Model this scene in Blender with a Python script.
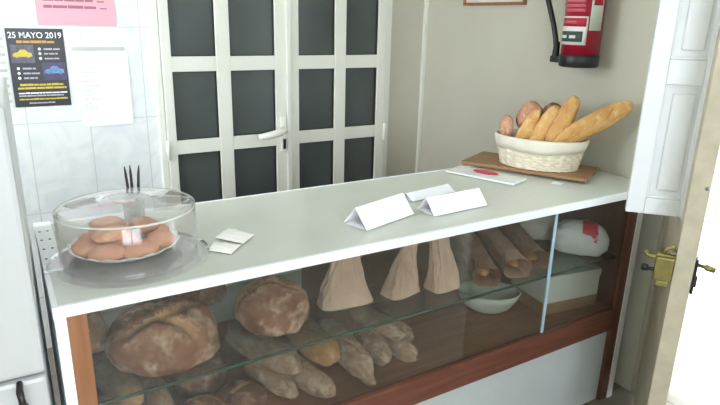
import bpy, bmesh, math, random
from mathutils import Vector, Matrix, noise
for o in list(bpy.data.objects): bpy.data.objects.remove(o)
S = bpy.context.scene; COL = S.collection
PI = math.pi; R = math.radians

# ------------------------------------------------------------------ camera
YAW, PITCH, ROLL, FPX, H = R(31.735), R(17.188), R(1.404), 585.3, 1.55
fw = Vector((math.sin(YAW)*math.cos(PITCH), math.cos(YAW)*math.cos(PITCH), -math.sin(PITCH)))
rt = Vector((math.cos(YAW), -math.sin(YAW), 0)); up = rt.cross(fw)
r2 = rt*math.cos(ROLL) + up*math.sin(ROLL); u2 = up*math.cos(ROLL) - rt*math.sin(ROLL)
cd = bpy.data.cameras.new('camera'); cam = bpy.data.objects.new('camera', cd); COL.objects.link(cam)
cam.matrix_world = Matrix(((r2.x, u2.x, -fw.x, 0), (r2.y, u2.y, -fw.y, 0), (r2.z, u2.z, -fw.z, H), (0, 0, 0, 1)))
cd.sensor_width = 36; cd.lens = FPX/720*36; cd.clip_start = 0.02; cd.clip_end = 200
S.camera = cam

# ------------------------------------------------------------------ sky, daylight, exposure
W = bpy.data.worlds.new('sky'); S.world = W; W.use_nodes = True
bg = W.node_tree.nodes['Background']; bg.inputs[0].default_value = (0.80, 0.90, 1.0, 1); bg.inputs[1].default_value = 5.5
def area(name, loc, target, sx, sy, power, col):
    l = bpy.data.lights.new(name, 'AREA'); l.shape = 'RECTANGLE'; l.size = sx; l.size_y = sy; l.energy = power; l.color = col
    o = bpy.data.objects.new(name, l); COL.objects.link(o); o.location = loc
    o.rotation_euler = (Vector(target)-Vector(loc)).to_track_quat('-Z', 'Y').to_euler(); return o
# daylight that comes in through the shop window behind the viewer and through an unseen window in the left wall
area('window_daylight', (-0.1, -1.66, 1.55), (0.2, 2.4, 1.0), 1.4, 1.5, 22, (0.95, 0.97, 1.0))
area('side_window_daylight', (-1.27, 2.10, 1.75), (1.6, 2.3, 1.15), 0.9, 1.1, 17, (0.98, 0.98, 0.98))
sun = bpy.data.lights.new('sun', 'SUN'); sun.energy = 5.0; sun.angle = R(1.0); sun.color = (1, 0.97, 0.92)
so = bpy.data.objects.new('sun', sun); COL.objects.link(so); so.rotation_euler = Vector((-0.1, 0.55, -1)).to_track_quat('-Z', 'Y').to_euler()
S.view_settings.view_transform = 'Standard'; S.view_settings.look = 'None'
S.view_settings.exposure = 0.48; S.view_settings.gamma = 1; S.view_settings.use_curve_mapping = False

# ------------------------------------------------------------------ materials
def srgb(r, g, b):
    f = lambda c: (c/255/12.92) if c/255 <= 0.04045 else ((c/255+0.055)/1.055)**2.4
    return (f(r), f(g), f(b), 1)
def newmat(name):
    m = bpy.data.materials.new(name); m.use_nodes = True
    return m, m.node_tree.nodes, m.node_tree.links, m.node_tree.nodes['Principled BSDF']
def mat(name, col, rough=0.5, metal=0, var=0.06, scale=8, bump=0.0, bscale=60, coat=0, spec=0.5, stretch=None):
    m, n, l, b = newmat(name)
    b.inputs['Roughness'].default_value = rough; b.inputs['Metallic'].default_value = metal
    b.inputs['Coat Weight'].default_value = coat; b.inputs['Specular IOR Level'].default_value = spec
    tc = n.new('ShaderNodeTexCoord'); mp = n.new('ShaderNodeMapping'); l.new(tc.outputs['Object'], mp.inputs[0])
    if stretch: mp.inputs['Scale'].default_value = stretch
    nz = n.new('ShaderNodeTexNoise'); nz.inputs['Scale'].default_value = scale; nz.inputs['Detail'].default_value = 5
    l.new(mp.outputs[0], nz.inputs[0])
    cr = n.new('ShaderNodeValToRGB'); c = col
    cr.color_ramp.elements[0].position = 0.3; cr.color_ramp.elements[1].position = 0.7
    cr.color_ramp.elements[0].color = (c[0]*(1-var), c[1]*(1-var), c[2]*(1-var), 1)
    cr.color_ramp.elements[1].color = (min(1, c[0]*(1+var)), min(1, c[1]*(1+var)), min(1, c[2]*(1+var)), 1)
    l.new(nz.outputs[0], cr.inputs[0]); l.new(cr.outputs[0], b.inputs['Base Color'])
    if bump:
        n2 = n.new('ShaderNodeTexNoise'); n2.inputs['Scale'].default_value = bscale; n2.inputs['Detail'].default_value = 4
        l.new(mp.outputs[0], n2.inputs[0]); bp = n.new('ShaderNodeBump'); bp.inputs['Strength'].default_value = bump; bp.inputs['Distance'].default_value = 0.003
        l.new(n2.outputs[0], bp.inputs['Height']); l.new(bp.outputs[0], b.inputs['Normal'])
    return m
def wood(name, c1, c2, rough=0.5, axis='x'):
    m, n, l, b = newmat(name); b.inputs['Roughness'].default_value = rough
    tc = n.new('ShaderNodeTexCoord'); mp = n.new('ShaderNodeMapping'); l.new(tc.outputs['Object'], mp.inputs[0])
    mp.inputs['Scale'].default_value = {'x': (1.2, 22, 22), 'y': (22, 1.2, 22), 'z': (22, 22, 1.2)}[axis]
    nz = n.new('ShaderNodeTexNoise'); nz.inputs['Scale'].default_value = 2.5; nz.inputs['Detail'].default_value = 6; nz.inputs['Distortion'].default_value = 0.8
    l.new(mp.outputs[0], nz.inputs[0]); cr = n.new('ShaderNodeValToRGB')
    cr.color_ramp.elements[0].position = 0.3; cr.color_ramp.elements[1].position = 0.72
    cr.color_ramp.elements[0].color = c1; cr.color_ramp.elements[1].color = c2
    l.new(nz.outputs[0], cr.inputs[0]); l.new(cr.outputs[0], b.inputs['Base Color']); return m
def glass(name, tint, refl_ior=1.45, rough=0.0, haze=0.0, hazecol=(0.6, 0.65, 0.62, 1)):
    # thin pane: tinted see-through with a Fresnel reflection (plus diffuse haze mixed in: reflection veil on glass, milkiness on film)
    m = bpy.data.materials.new(name); m.use_nodes = True; n = m.node_tree.nodes; l = m.node_tree.links
    n.remove(n['Principled BSDF']); out = n['Material Output']
    tr = n.new('ShaderNodeBsdfTransparent'); tr.inputs[0].default_value = tint
    gl = n.new('ShaderNodeBsdfGlossy'); gl.inputs['Roughness'].default_value = rough; gl.inputs[0].default_value = (1, 1, 1, 1)
    # Schlick reflectance from either side of the pane
    f0 = ((refl_ior-1)/(refl_ior+1))**2
    ge = n.new('ShaderNodeNewGeometry'); dt = n.new('ShaderNodeVectorMath'); dt.operation = 'DOT_PRODUCT'
    l.new(ge.outputs['Normal'], dt.inputs[0]); l.new(ge.outputs['Incoming'], dt.inputs[1])
    ab_ = n.new('ShaderNodeMath'); ab_.operation = 'ABSOLUTE'; l.new(dt.outputs['Value'], ab_.inputs[0])
    om = n.new('ShaderNodeMath'); om.operation = 'SUBTRACT'; om.inputs[0].default_value = 1; l.new(ab_.outputs[0], om.inputs[1])
    pw_ = n.new('ShaderNodeMath'); pw_.operation = 'POWER'; pw_.inputs[1].default_value = 5; l.new(om.outputs[0], pw_.inputs[0])
    fr = n.new('ShaderNodeMath'); fr.operation = 'MULTIPLY_ADD'; fr.inputs[1].default_value = 1-f0; fr.inputs[2].default_value = f0; l.new(pw_.outputs[0], fr.inputs[0])
    nz = n.new('ShaderNodeTexNoise'); nz.inputs['Scale'].default_value = 6
    mr = n.new('ShaderNodeMapRange'); mr.inputs[3].default_value = haze*0.7; mr.inputs[4].default_value = haze*1.3
    l.new(nz.outputs[0], mr.inputs[0])
    df = n.new('ShaderNodeBsdfDiffuse'); df.inputs[0].default_value = hazecol
    mx0 = n.new('ShaderNodeMixShader'); l.new(mr.outputs[0], mx0.inputs[0]); l.new(tr.outputs[0], mx0.inputs[1]); l.new(df.outputs[0], mx0.inputs[2])
    mx = n.new('ShaderNodeMixShader'); l.new(fr.outputs[0], mx.inputs[0]); l.new(mx0.outputs[0], mx.inputs[1]); l.new(gl.outputs[0], mx.inputs[2])
    l.new(mx.outputs[0], out.inputs['Surface']); return m
def bread(name, dark, mid, flour, fl=0.5, scale=9, rough=0.75):
    m, n, l, b = newmat(name); b.inputs['Roughness'].default_value = rough; b.inputs['Specular IOR Level'].default_value = 0.25
    tc = n.new('ShaderNodeTexCoord'); oi = n.new('ShaderNodeObjectInfo'); ad = n.new('ShaderNodeVectorMath'); ad.operation = 'ADD'
    l.new(tc.outputs['Object'], ad.inputs[0]); sc = n.new('ShaderNodeVectorMath'); sc.operation = 'SCALE'; sc.inputs[3].default_value = 3.0
    cx = n.new('ShaderNodeCombineXYZ'); l.new(oi.outputs['Random'], cx.inputs[0]); l.new(oi.outputs['Random'], cx.inputs[2]); l.new(cx.outputs[0], sc.inputs[0]); l.new(sc.outputs[0], ad.inputs[1])
    n1 = n.new('ShaderNodeTexNoise'); n1.inputs['Scale'].default_value = scale; n1.inputs['Detail'].default_value = 6; l.new(ad.outputs[0], n1.inputs[0])
    n2 = n.new('ShaderNodeTexNoise'); n2.inputs['Scale'].default_value = scale*2.2; n2.inputs['Detail'].default_value = 8; n2.inputs['Roughness'].default_value = 0.7; l.new(ad.outputs[0], n2.inputs[0])
    c1 = n.new('ShaderNodeValToRGB'); c1.color_ramp.elements[0].position = 0.35; c1.color_ramp.elements[1].position = 0.65
    c1.color_ramp.elements[0].color = dark; c1.color_ramp.elements[1].color = mid; l.new(n1.outputs[0], c1.inputs[0])
    c2 = n.new('ShaderNodeValToRGB'); c2.color_ramp.elements[0].position = 0.62-0.25*fl; c2.color_ramp.elements[1].position = 0.80-0.22*fl; l.new(n2.outputs[0], c2.inputs[0])
    mx = n.new('ShaderNodeMix'); mx.data_type = 'RGBA'; mx.inputs[7].default_value = flour
    l.new(c2.outputs[0], mx.inputs[0]); l.new(c1.outputs[0], mx.inputs[6]); l.new(mx.outputs[2], b.inputs['Base Color'])
    bp = n.new('ShaderNodeBump'); bp.inputs['Strength'].default_value = 0.5; bp.inputs['Distance'].default_value = 0.004
    l.new(n2.outputs[0], bp.inputs['Height']); l.new(bp.outputs[0], b.inputs['Normal']); return m

M = {}
M['plaster'] = mat('plaster', srgb(193, 190, 174), 0.85, var=0.03, scale=3, bump=0.15, bscale=25)
M['plaster_rough'] = mat('plaster_rough', srgb(176, 168, 154), 0.9, var=0.1, scale=7, bump=0.5, bscale=18)
M['ceiling'] = mat('ceiling', srgb(225, 225, 220), 0.9)
M['pvc'] = mat('white_frame', srgb(228, 229, 218), 0.35, var=0.02, scale=4)
M['pvc_handle'] = mat('white_handle', srgb(240, 240, 232), 0.3, var=0.01)
M['shutter'] = mat('white_paint', srgb(218, 221, 222), 0.45, var=0.03, scale=10, bump=0.08)
M['stile'] = mat('aged_cream_paint', srgb(184, 175, 152), 0.7, var=0.12, scale=14, bump=0.6, bscale=30)
M['fridge'] = mat('enamel_shaded_front', srgb(196, 198, 196), 0.35, var=0.02, scale=2)  # fridge front painted greyer, its unlit tone put into the colour
M['fridge_side'] = mat('enamel_lit_side', srgb(214, 219, 218), 0.35, var=0.02, scale=2)  # lighter copy of the fridge enamel for the side that catches light
M['laminate'] = mat('pale_laminate', srgb(204, 208, 196), 0.28, var=0.03, scale=6, spec=0.5)
M['edge'] = mat('white_edging', srgb(240, 243, 243), 0.4, var=0.02)
M['white_board'] = mat('white_board', srgb(216, 222, 214), 0.5, var=0.02)
M['kick_board'] = mat('grey_white_board', srgb(192, 199, 197), 0.4, var=0.03)
M['orange_wood'] = wood('orange_wood', srgb(138, 92, 60), srgb(164, 114, 78), 0.5, 'z')
M['red_wood'] = wood('red_wood', srgb(98, 58, 44), srgb(120, 74, 58), 0.35, 'x')
M['red_wood_z'] = wood('red_wood_upright', srgb(92, 56, 42), srgb(114, 72, 56), 0.4, 'z')
M['floor_wood'] = wood('brown_shelf_wood', srgb(124, 80, 50), srgb(150, 102, 66), 0.4, 'x')
M['tray_wood'] = wood('tray_wood', srgb(140, 106, 74), srgb(168, 132, 96), 0.6, 'x')
M['frame_wood'] = wood('frame_wood', srgb(128, 84, 56), srgb(160, 112, 78), 0.45, 'x')
M['dark'] = mat('black_gap', srgb(22, 22, 22), 0.6)
M['black_plastic'] = mat('black_plastic', srgb(24, 26, 25), 0.4, var=0.1)
M['black_metal'] = mat('dark_metal', srgb(52, 50, 50), 0.4, metal=0.6)
M['steel'] = mat('steel', srgb(150, 150, 155), 0.35, metal=0.9)
M['brass'] = mat('aged_brass', srgb(134, 124, 72), 0.45, metal=0.55, var=0.2, scale=30, bump=0.2)
M['red_paint'] = mat('red_enamel', srgb(150, 16, 44), 0.3, var=0.04)
M['label_white'] = mat('label_white', srgb(225, 222, 215), 0.5)
M['label_pink'] = mat('label_faded_pink', srgb(190, 92, 106), 0.5)
M['label_green'] = mat('label_dark_green', srgb(56, 78, 70), 0.5)
M['label_red'] = mat('label_red', srgb(176, 26, 52), 0.5)
M['label_pale_green'] = mat('label_pale_green', srgb(190, 202, 184), 0.5)
M['paper'] = mat('white_paper', srgb(244, 245, 248), 0.7, var=0.01)
M['paper_edge'] = mat('worn_tape', srgb(196, 198, 192), 0.5)
M['pink_paper'] = mat('pink_paper', srgb(240, 176, 190), 0.7, var=0.02)
M['ink'] = mat('grey_ink', srgb(168, 110, 124), 0.7)
M['pale_ink'] = mat('pale_ink', srgb(212, 214, 222), 0.7)
M['poster_black'] = mat('poster_black', srgb(34, 32, 36), 0.35, var=0.1)
M['print_white'] = mat('print_white', srgb(235, 235, 238), 0.4)
M['print_grey'] = mat('print_grey', srgb(180, 178, 190), 0.4)
M['print_yellow'] = mat('print_yellow', srgb(205, 185, 60), 0.4)
M['print_orange'] = mat('print_orange', srgb(205, 150, 45), 0.4)
M['print_blue'] = mat('print_blue', srgb(96, 140, 180), 0.4, var=0.3, scale=60)
M['print_photo'] = mat('print_photo', srgb(88, 88, 104), 0.4, var=0.5, scale=50)
M['print_violet'] = mat('print_violet', srgb(70, 60, 95), 0.4, var=0.3, scale=40)
M['wicker'] = mat('white_wicker', srgb(226, 216, 194), 0.6, var=0.08, scale=40)
M['cloth'] = mat('cream_cloth', srgb(226, 220, 204), 0.85, var=0.04, scale=20, bump=0.3, bscale=80)
M['doily'] = mat('doily', srgb(245, 243, 236), 0.8, var=0.02)
M['kraft'] = mat('kraft_paper', srgb(204, 172, 148), 0.7, var=0.12, scale=14, bump=1.0, bscale=22)
M['kraft_dark'] = mat('brown_kraft_paper', srgb(172, 130, 98), 0.7, var=0.14, scale=14, bump=1.0, bscale=22)
M['plastic_bag'] = mat('white_plastic_bag', srgb(226, 228, 224), 0.35, var=0.05, scale=20, bump=0.5, bscale=30)
M['bag_red'] = mat('red_print', srgb(206, 40, 66), 0.4)
M['carton'] = mat('white_carton', srgb(214, 216, 200), 0.6, var=0.03)
M['bowl'] = mat('pale_bowl', srgb(208, 212, 194), 0.4, var=0.05)
M['photo_print'] = mat('pale_print', srgb(216, 205, 198), 0.5, var=0.08, scale=20)
M['pen'] = mat('dark_pen', srgb(62, 48, 62), 0.4)
M['loaf'] = bread('loaf_crust', srgb(124, 82, 58), srgb(160, 114, 84), srgb(206, 178, 152), 0.55, 8)
M['loaf_dark'] = bread('dark_crust', srgb(102, 68, 52), srgb(136, 96, 76), srgb(184, 156, 136), 0.45, 12)
M['loaf_pale'] = bread('floured_crust', srgb(150, 116, 92), srgb(178, 146, 120), srgb(206, 184, 164), 0.6, 12)
M['loaf_gold'] = bread('golden_crust', srgb(168, 122, 76), srgb(196, 152, 104), srgb(216, 184, 142), 0.4, 14)
M['baguette'] = bread('baguette_crust', srgb(200, 150, 88), srgb(222, 178, 116), srgb(236, 206, 156), 0.4, 16)
M['roll'] = bread('pinkish_crust', srgb(176, 122, 94), srgb(202, 156, 128), srgb(222, 190, 166), 0.4, 18)
M['cookie'] = bread('baked_bun', srgb(196, 132, 98), srgb(214, 158, 120), srgb(228, 186, 152), 0.3, 22)
M['crumb'] = bread('scored_crust', srgb(170, 126, 90), srgb(196, 154, 114), srgb(214, 182, 146), 0.4, 20)
M['glass_pane'] = glass('showcase_glass', (0.90, 0.91, 0.90, 1), 1.5, haze=0.02)
M['glass_edge'] = mat('polished_glass_edge', srgb(176, 200, 214), 0.15, var=0.05)
M['glass_shelf'] = glass('greenish_shelf_glass', (0.82, 0.87, 0.83, 1), 1.35, haze=0.008, hazecol=(0.35, 0.45, 0.4, 1))
M['shelf_edge'] = mat('green_glass_edge', srgb(58, 80, 64), 0.2, var=0.2)
M['dome_glass'] = glass('clear_dome_glass', (0.96, 0.96, 0.96, 1), 1.42, haze=0.04, hazecol=(.85, .82, .82, 1))  # pinkish white haze painted in for reflections veiling the dome
M['film'] = glass('clear_film', (0.93, 0.94, 0.92, 1), 1.4, rough=0.2, haze=0.45, hazecol=(.85, .86, .78, 1))
m, n, l, b = newmat('frosted_dark_glass'); b.inputs['Roughness'].default_value = 0.28
tc = n.new('ShaderNodeTexCoord'); vz = n.new('ShaderNodeTexNoise'); vz.inputs['Scale'].default_value = 3; l.new(tc.outputs['Object'], vz.inputs[0])
cr = n.new('ShaderNodeValToRGB'); cr.color_ramp.elements[0].color = srgb(56, 62, 60); cr.color_ramp.elements[1].color = srgb(88, 96, 96); l.new(vz.outputs[0], cr.inputs[0]); l.new(cr.outputs[0], b.inputs['Base Color'])
v2 = n.new('ShaderNodeTexVoronoi'); v2.inputs['Scale'].default_value = 70; l.new(tc.outputs['Object'], v2.inputs[0]); bp = n.new('ShaderNodeBump'); bp.inputs['Strength'].default_value = 0.15; bp.inputs['Distance'].default_value = 0.002
l.new(v2.outputs[0], bp.inputs['Height']); l.new(bp.outputs[0], b.inputs['Normal']); b.inputs['Coat Weight'].default_value = 0.25; b.inputs['Coat Roughness'].default_value = 0.08
M['door_glass'] = m
# marbled wall tiles, 25 x 41 cm, with thin joints
m, n, l, b = newmat('marbled_tiles'); b.inputs['Roughness'].default_value = 0.25
tc = n.new('ShaderNodeTexCoord'); mp = n.new('ShaderNodeMapping'); l.new(tc.outputs['Object'], mp.inputs[0])
mp.inputs['Rotation'].default_value = (PI/2, 0, 0); mp.inputs['Location'].default_value = (-0.09+0.0, 1.5-0.0, 0)
br = n.new('ShaderNodeTexBrick'); br.offset = 0; br.squash = 1; br.inputs['Scale'].default_value = 1; br.inputs['Mortar Size'].default_value = 0.0022
br.inputs['Brick Width'].default_value = 0.25; br.inputs['Row Height'].default_value = 0.41; br.inputs['Mortar Smooth'].default_value = 0.1
sx = n.new('ShaderNodeSeparateXYZ'); cxx = n.new('ShaderNodeCombineXYZ'); l.new(tc.outputs['Object'], sx.inputs[0])
a1 = n.new('ShaderNodeMath'); a1.operation = 'ADD'; a1.inputs[1].default_value = 2.5-0.09; l.new(sx.outputs[0], a1.inputs[0])
a2 = n.new('ShaderNodeMath'); a2.operation = 'ADD'; a2.inputs[1].default_value = 4.1-1.5; l.new(sx.outputs[2], a2.inputs[0])
l.new(a1.outputs[0], cxx.inputs[0]); l.new(a2.outputs[0], cxx.inputs[1]); l.new(cxx.outputs[0], br.inputs[0])
nz = n.new('ShaderNodeTexNoise'); nz.inputs['Scale'].default_value = 5; nz.inputs['Detail'].default_value = 8; nz.inputs['Distortion'].default_value = 2.5; l.new(tc.outputs['Object'], nz.inputs[0])
cr = n.new('ShaderNodeValToRGB'); cr.color_ramp.elements[0].position = 0.35; cr.color_ramp.elements[1].position = 0.6
cr.color_ramp.elements[0].color = srgb(222, 228, 230); cr.color_ramp.elements[1].color = srgb(234, 238, 238); l.new(nz.outputs[0], cr.inputs[0])
br.inputs['Mortar'].default_value = srgb(204, 208, 207); l.new(cr.outputs[0], br.inputs['Color1']); l.new(cr.outputs[0], br.inputs['Color2'])
l.new(br.outputs[0], b.inputs['Base Color']); M['tiles'] = m
m, n, l, b = newmat('floor_tiles'); b.inputs['Roughness'].default_value = 0.4
tc = n.new('ShaderNodeTexCoord'); br = n.new('ShaderNodeTexBrick'); br.offset = 0; br.inputs['Scale'].default_value = 1; br.inputs['Brick Width'].default_value = .33; br.inputs['Row Height'].default_value = .33; br.inputs['Mortar Size'].default_value = .004
br.inputs['Color1'].default_value = srgb(120, 112, 100); br.inputs['Color2'].default_value = srgb(132, 122, 108); br.inputs['Mortar'].default_value = srgb(90, 84, 76)
l.new(tc.outputs['Object'], br.inputs[0]); l.new(br.outputs[0], b.inputs['Base Color']); M['floor'] = m
M['pavement'] = mat('pale_pavement', srgb(226, 226, 224), 0.8, var=0.05, scale=2)
M['outer_wall'] = mat('whitewashed_wall', srgb(236, 238, 240), 0.8, var=0.03, scale=1)
M['blue_tarp'] = mat('pale_blue_paint', srgb(150, 185, 225), 0.6, var=0.1)

# ------------------------------------------------------------------ mesh helpers
def bx(bm, x0, x1, y0, y1, z0, z1, bev=0.0):
    r = bmesh.ops.create_cube(bm, size=1.0)
    vs = r['verts']
    for v in vs: v.co = Vector((x0+(v.co.x+.5)*(x1-x0), y0+(v.co.y+.5)*(y1-y0), z0+(v.co.z+.5)*(z1-z0)))
    if bev:
        es = {e for v in vs for e in v.link_edges}
        bmesh.ops.bevel(bm, geom=list(es), offset=bev, segments=2, affect='EDGES', profile=0.6)
def lathe(bm, prof, seg=48, c=(0, 0, 0), ax=(1, 1)):
    rings = []
    for r, z in prof:
        if r < 1e-6: rings.append([bm.verts.new((c[0], c[1], c[2]+z))])
        else: rings.append([bm.verts.new((c[0]+ax[0]*r*math.cos(2*PI*k/seg), c[1]+ax[1]*r*math.sin(2*PI*k/seg), c[2]+z)) for k in range(seg)])
    for a, b_ in zip(rings, rings[1:]):
        for k in range(seg):
            k2 = (k+1) % seg
            if len(a) == 1 and len(b_) == 1: continue
            if len(a) == 1: bm.faces.new((a[0], b_[k], b_[k2]))
            elif len(b_) == 1: bm.faces.new((a[k], b_[0], a[k2]))
            else: bm.faces.new((a[k], a[k2], b_[k2], b_[k]))
def tube(bm, pts, rad, seg=10):
    pts = [Vector(p) for p in pts]; rings = []; prev = None
    for i, p in enumerate(pts):
        t = (pts[min(i+1, len(pts)-1)]-pts[max(i-1, 0)]).normalized()
        a = prev - t*prev.dot(t) if prev else t.orthogonal()
        a.normalize(); prev = a; b_ = t.cross(a); r = rad[i] if isinstance(rad, (list, tuple)) else rad
        rings.append([bm.verts.new(p+a*r*math.cos(2*PI*k/seg)+b_*r*math.sin(2*PI*k/seg)) for k in range(seg)])
    for a, b_ in zip(rings, rings[1:]):
        for k in range(seg): bm.faces.new((a[k], a[(k+1) % seg], b_[(k+1) % seg], b_[k]))
    bm.faces.new(rings[0][::-1]); bm.faces.new(rings[-1])
def obj(name, bm, m, parent=None, smooth=False, loc=None):
    bmesh.ops.recalc_face_normals(bm, faces=bm.faces[:])
    me = bpy.data.meshes.new(name); bm.to_mesh(me); bm.free()
    for mm in (m if isinstance(m, (list, tuple)) else [m]): me.materials.append(mm)
    if smooth:
        for p in me.polygons: p.use_smooth = True
    o = bpy.data.objects.new(name, me); COL.objects.link(o)
    if parent: o.parent = parent
    if loc is not None: o.location = loc
    return o
def box(name, m, *a, parent=None, bev=0.0, smooth=False):
    bm = bmesh.new(); bx(bm, *a, bev=bev); return obj(name, bm, m, parent, smooth)
def thing(name, label, cat, loc=(0, 0, 0), rz=0, group=None):
    o = bpy.data.objects.new(name, None); COL.objects.link(o); o.location = loc; o.rotation_euler = (0, 0, rz)
    o.empty_display_size = 0.05; o['label'] = label; o['category'] = cat
    if group: o['group'] = group
    return o
def tag(o, label, cat, group=None):
    o['label'] = label; o['category'] = cat
    if group: o['group'] = group
    return o
def struct(o): o['kind'] = 'structure'; return o

# ------------------------------------------------------------------ the room
YW, XW = 2.908, 2.23
struct(box('floor', M['floor'], -1.4, 2.55, -1.7, YW+.1, -0.1, 0))
struct(box('ceiling', M['ceiling'], -1.4, 2.55, -1.7, YW+.1, 2.62, 2.72))
bm = bmesh.new(); bx(bm, -1.3, 0.64, YW, YW+.1, 0, 2.62); struct(obj('wall_back', bm, M['tiles']))
bm = bmesh.new(); bx(bm, 1.965, XW, YW, YW+.1, 0, 2.62); bx(bm, 0.64, 1.965, YW, YW+.1, 2.2, 2.62); struct(obj('wall_back_plaster', bm, M['plaster'])).name = 'wall_back_right'
bm = bmesh.new(); bx(bm, XW, XW+.32, 1.275, YW+.1, 0, 2.62); bx(bm, XW, XW+.32, -1.7, 0.19, 0, 2.62); bx(bm, XW, XW+.32, 0.19, 1.275, 2.25, 2.62)
struct(obj('wall_right', bm, M['plaster']))
bm = bmesh.new(); bx(bm, -1.4, -1.3, -1.7, 1.62, 0, 2.62); bx(bm, -1.4, -1.3, 2.58, YW+.1, 0, 2.62); bx(bm, -1.4, -1.3, 1.62, 2.58, 0, 1.18); bx(bm, -1.4, -1.3, 1.62, 2.58, 2.32, 2.62)
struct(obj('wall_left', bm, M['plaster']))
bm = bmesh.new(); bx(bm, -1.36, -1.31, 1.62, 1.66, 1.18, 2.32); bx(bm, -1.36, -1.31, 2.54, 2.58, 1.18, 2.32); bx(bm, -1.36, -1.31, 1.66, 2.54, 1.18, 1.22); bx(bm, -1.36, -1.31, 1.66, 2.54, 2.28, 2.32)
struct(obj('window_2', bm, M['pvc']))
bm = bmesh.new(); bx(bm, -1.3, -1.0, -1.7, -1.6, 0, 2.62); bx(bm, 0.8, XW, -1.7, -1.6, 0, 2.62); bx(bm, -1.0, 0.8, -1.7, -1.6, 0, 0.7); bx(bm, -1.0, 0.8, -1.7, -1.6, 2.4, 2.62)
struct(obj('wall_front', bm, M['plaster']))
bm = bmesh.new(); bx(bm, -1.0, -.94, -1.68, -1.62, .7, 2.4); bx(bm, .74, .8, -1.68, -1.62, .7, 2.4); bx(bm, -.13, -.07, -1.68, -1.62, .7, 2.4); bx(bm, -1, .8, -1.68, -1.62, .7, .76); bx(bm, -1, .8, -1.68, -1.62, 2.34, 2.4)
struct(obj('window_1', bm, M['pvc']))
# rough plaster reveal of the doorway and thin corner bead of the back wall
struct(box('trim_1', M['plaster_rough'], XW+.004, XW+.32, 1.262, 1.275, 0, 2.25))
bm = bmesh.new(); bx(bm, 2.205, XW, YW-.02, YW, 0, 2.62, 0.004); struct(obj('trim_2', bm, M['pvc']))
struct(box('trim_3', M['stile'], XW+.002, XW+.07, 1.222, 1.2615, 0, 2.25))
# outside: pavement and the whitewashed wall across the street
struct(box('ground_outside', M['pavement'], 2.55, 14, -8, 10, -0.12, -0.02))
ow = struct(box('wall_outside', M['outer_wall'], 7.5, 7.7, -6, 10, -0.02, 4.5))

# ------------------------------------------------------------------ double glazed door in the back wall
bm = bmesh.new(); y0, y1 = YW-.03, YW+.06
bx(bm, .64, .668, y0, y1, 0, 2.2, .004); bx(bm, 1.925, 1.965, y0, y1, 0, 2.2, .004); bx(bm, .668, 1.925, y0, y1, 2.13, 2.2, .004)
door1 = struct(obj('door_1', bm, M['pvc']))
rows = [(-.01, .10), (.14, .49), (.575, .903), (.972, 1.301), (1.372, 1.70), (1.77, 2.06)]
rows = [(.20, .505), (.575, .903), (.972, 1.301), (1.372, 1.70), (1.77, 2.05)]
for (xa, xb, cols) in ((.671, 1.306, ((.714, .929), (1.0, 1.238))), (1.309, 1.922, ((1.372, 1.589), (1.658, 1.866)))):
    bm = bmesh.new(); ya, yb = YW-.045, YW+.01
    xs = [xa, cols[0][0], cols[0][1], cols[1][0], cols[1][1], xb]
    for a, b_ in ((xs[0], xs[1]), (xs[2], xs[3]), (xs[4], xs[5])): bx(bm, a, b_, ya, yb, .02, 2.12, .004)
    zz = [.02]+[v for r_ in rows for v in r_]+[2.12]
    for k in range(0, len(zz), 2):
        for a, b_ in cols: bx(bm, a-.002, b_+.002, ya+.001, yb, zz[k], zz[k+1], .003)
    leaf = obj('door_leaf', bm, M['pvc'], door1)
    for a, b_ in cols:
        for z0, z1 in rows: box('pane', M['door_glass'], a-.004, b_+.004, YW-.024, YW-.018, z0-.004, z1+.004, parent=leaf)
    # black glazing gaskets round each pane
    bm = bmesh.new()
    for a, b_ in cols:
        for z0, z1 in rows:
            bx(bm, a, a+.004, YW-.034, YW-.024, z0, z1); bx(bm, b_-.006, b_, YW-.034, YW-.024, z0, z1); bx(bm, a+.004, b_-.006, YW-.034, YW-.024, z0, z0+.004); bx(bm, a+.004, b_-.006, YW-.034, YW-.024, z1-.004, z1)
    obj('gasket', bm, M['black_plastic'], leaf)
# astragal, handle plate, lever, keyhole
box('meeting_strip', M['pvc'], 1.296, 1.322, YW-.058, YW-.045, .02, 2.12, parent=door1, bev=.004)
hp = box('handle_plate', M['pvc_handle'], 1.256, 1.290, YW-.060, YW-.045, .87, 1.06, parent=door1, bev=.006)
bm = bmesh.new(); tube(bm, [(1.268, YW-.058, .995), (1.268, YW-.095, .992), (1.235, YW-.11, .985), (1.17, YW-.112, .974), (1.112, YW-.107, .968)], [.014, .015, .019, .020, .015], 12)
obj('lever', bm, M['pvc_handle'], hp, True)
bm = bmesh.new(); bx(bm, 1.268, 1.284, YW-.063, YW-.060, .885, .940, .002); obj('keyhole', bm, M['black_plastic'], hp)
for (x, z) in ((.668, .93), (.668, 1.9), (.668, .3), (1.925, .93), (1.925, 1.9), (1.925, .3)):
    bm = bmesh.new(); lathe(bm, [(0, -.05), (.010, -.048), (.010, .048), (0, .05)], 14, (x, YW-.05, z)); obj('hinge', bm, M['pvc_handle'], door1, True)

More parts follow.
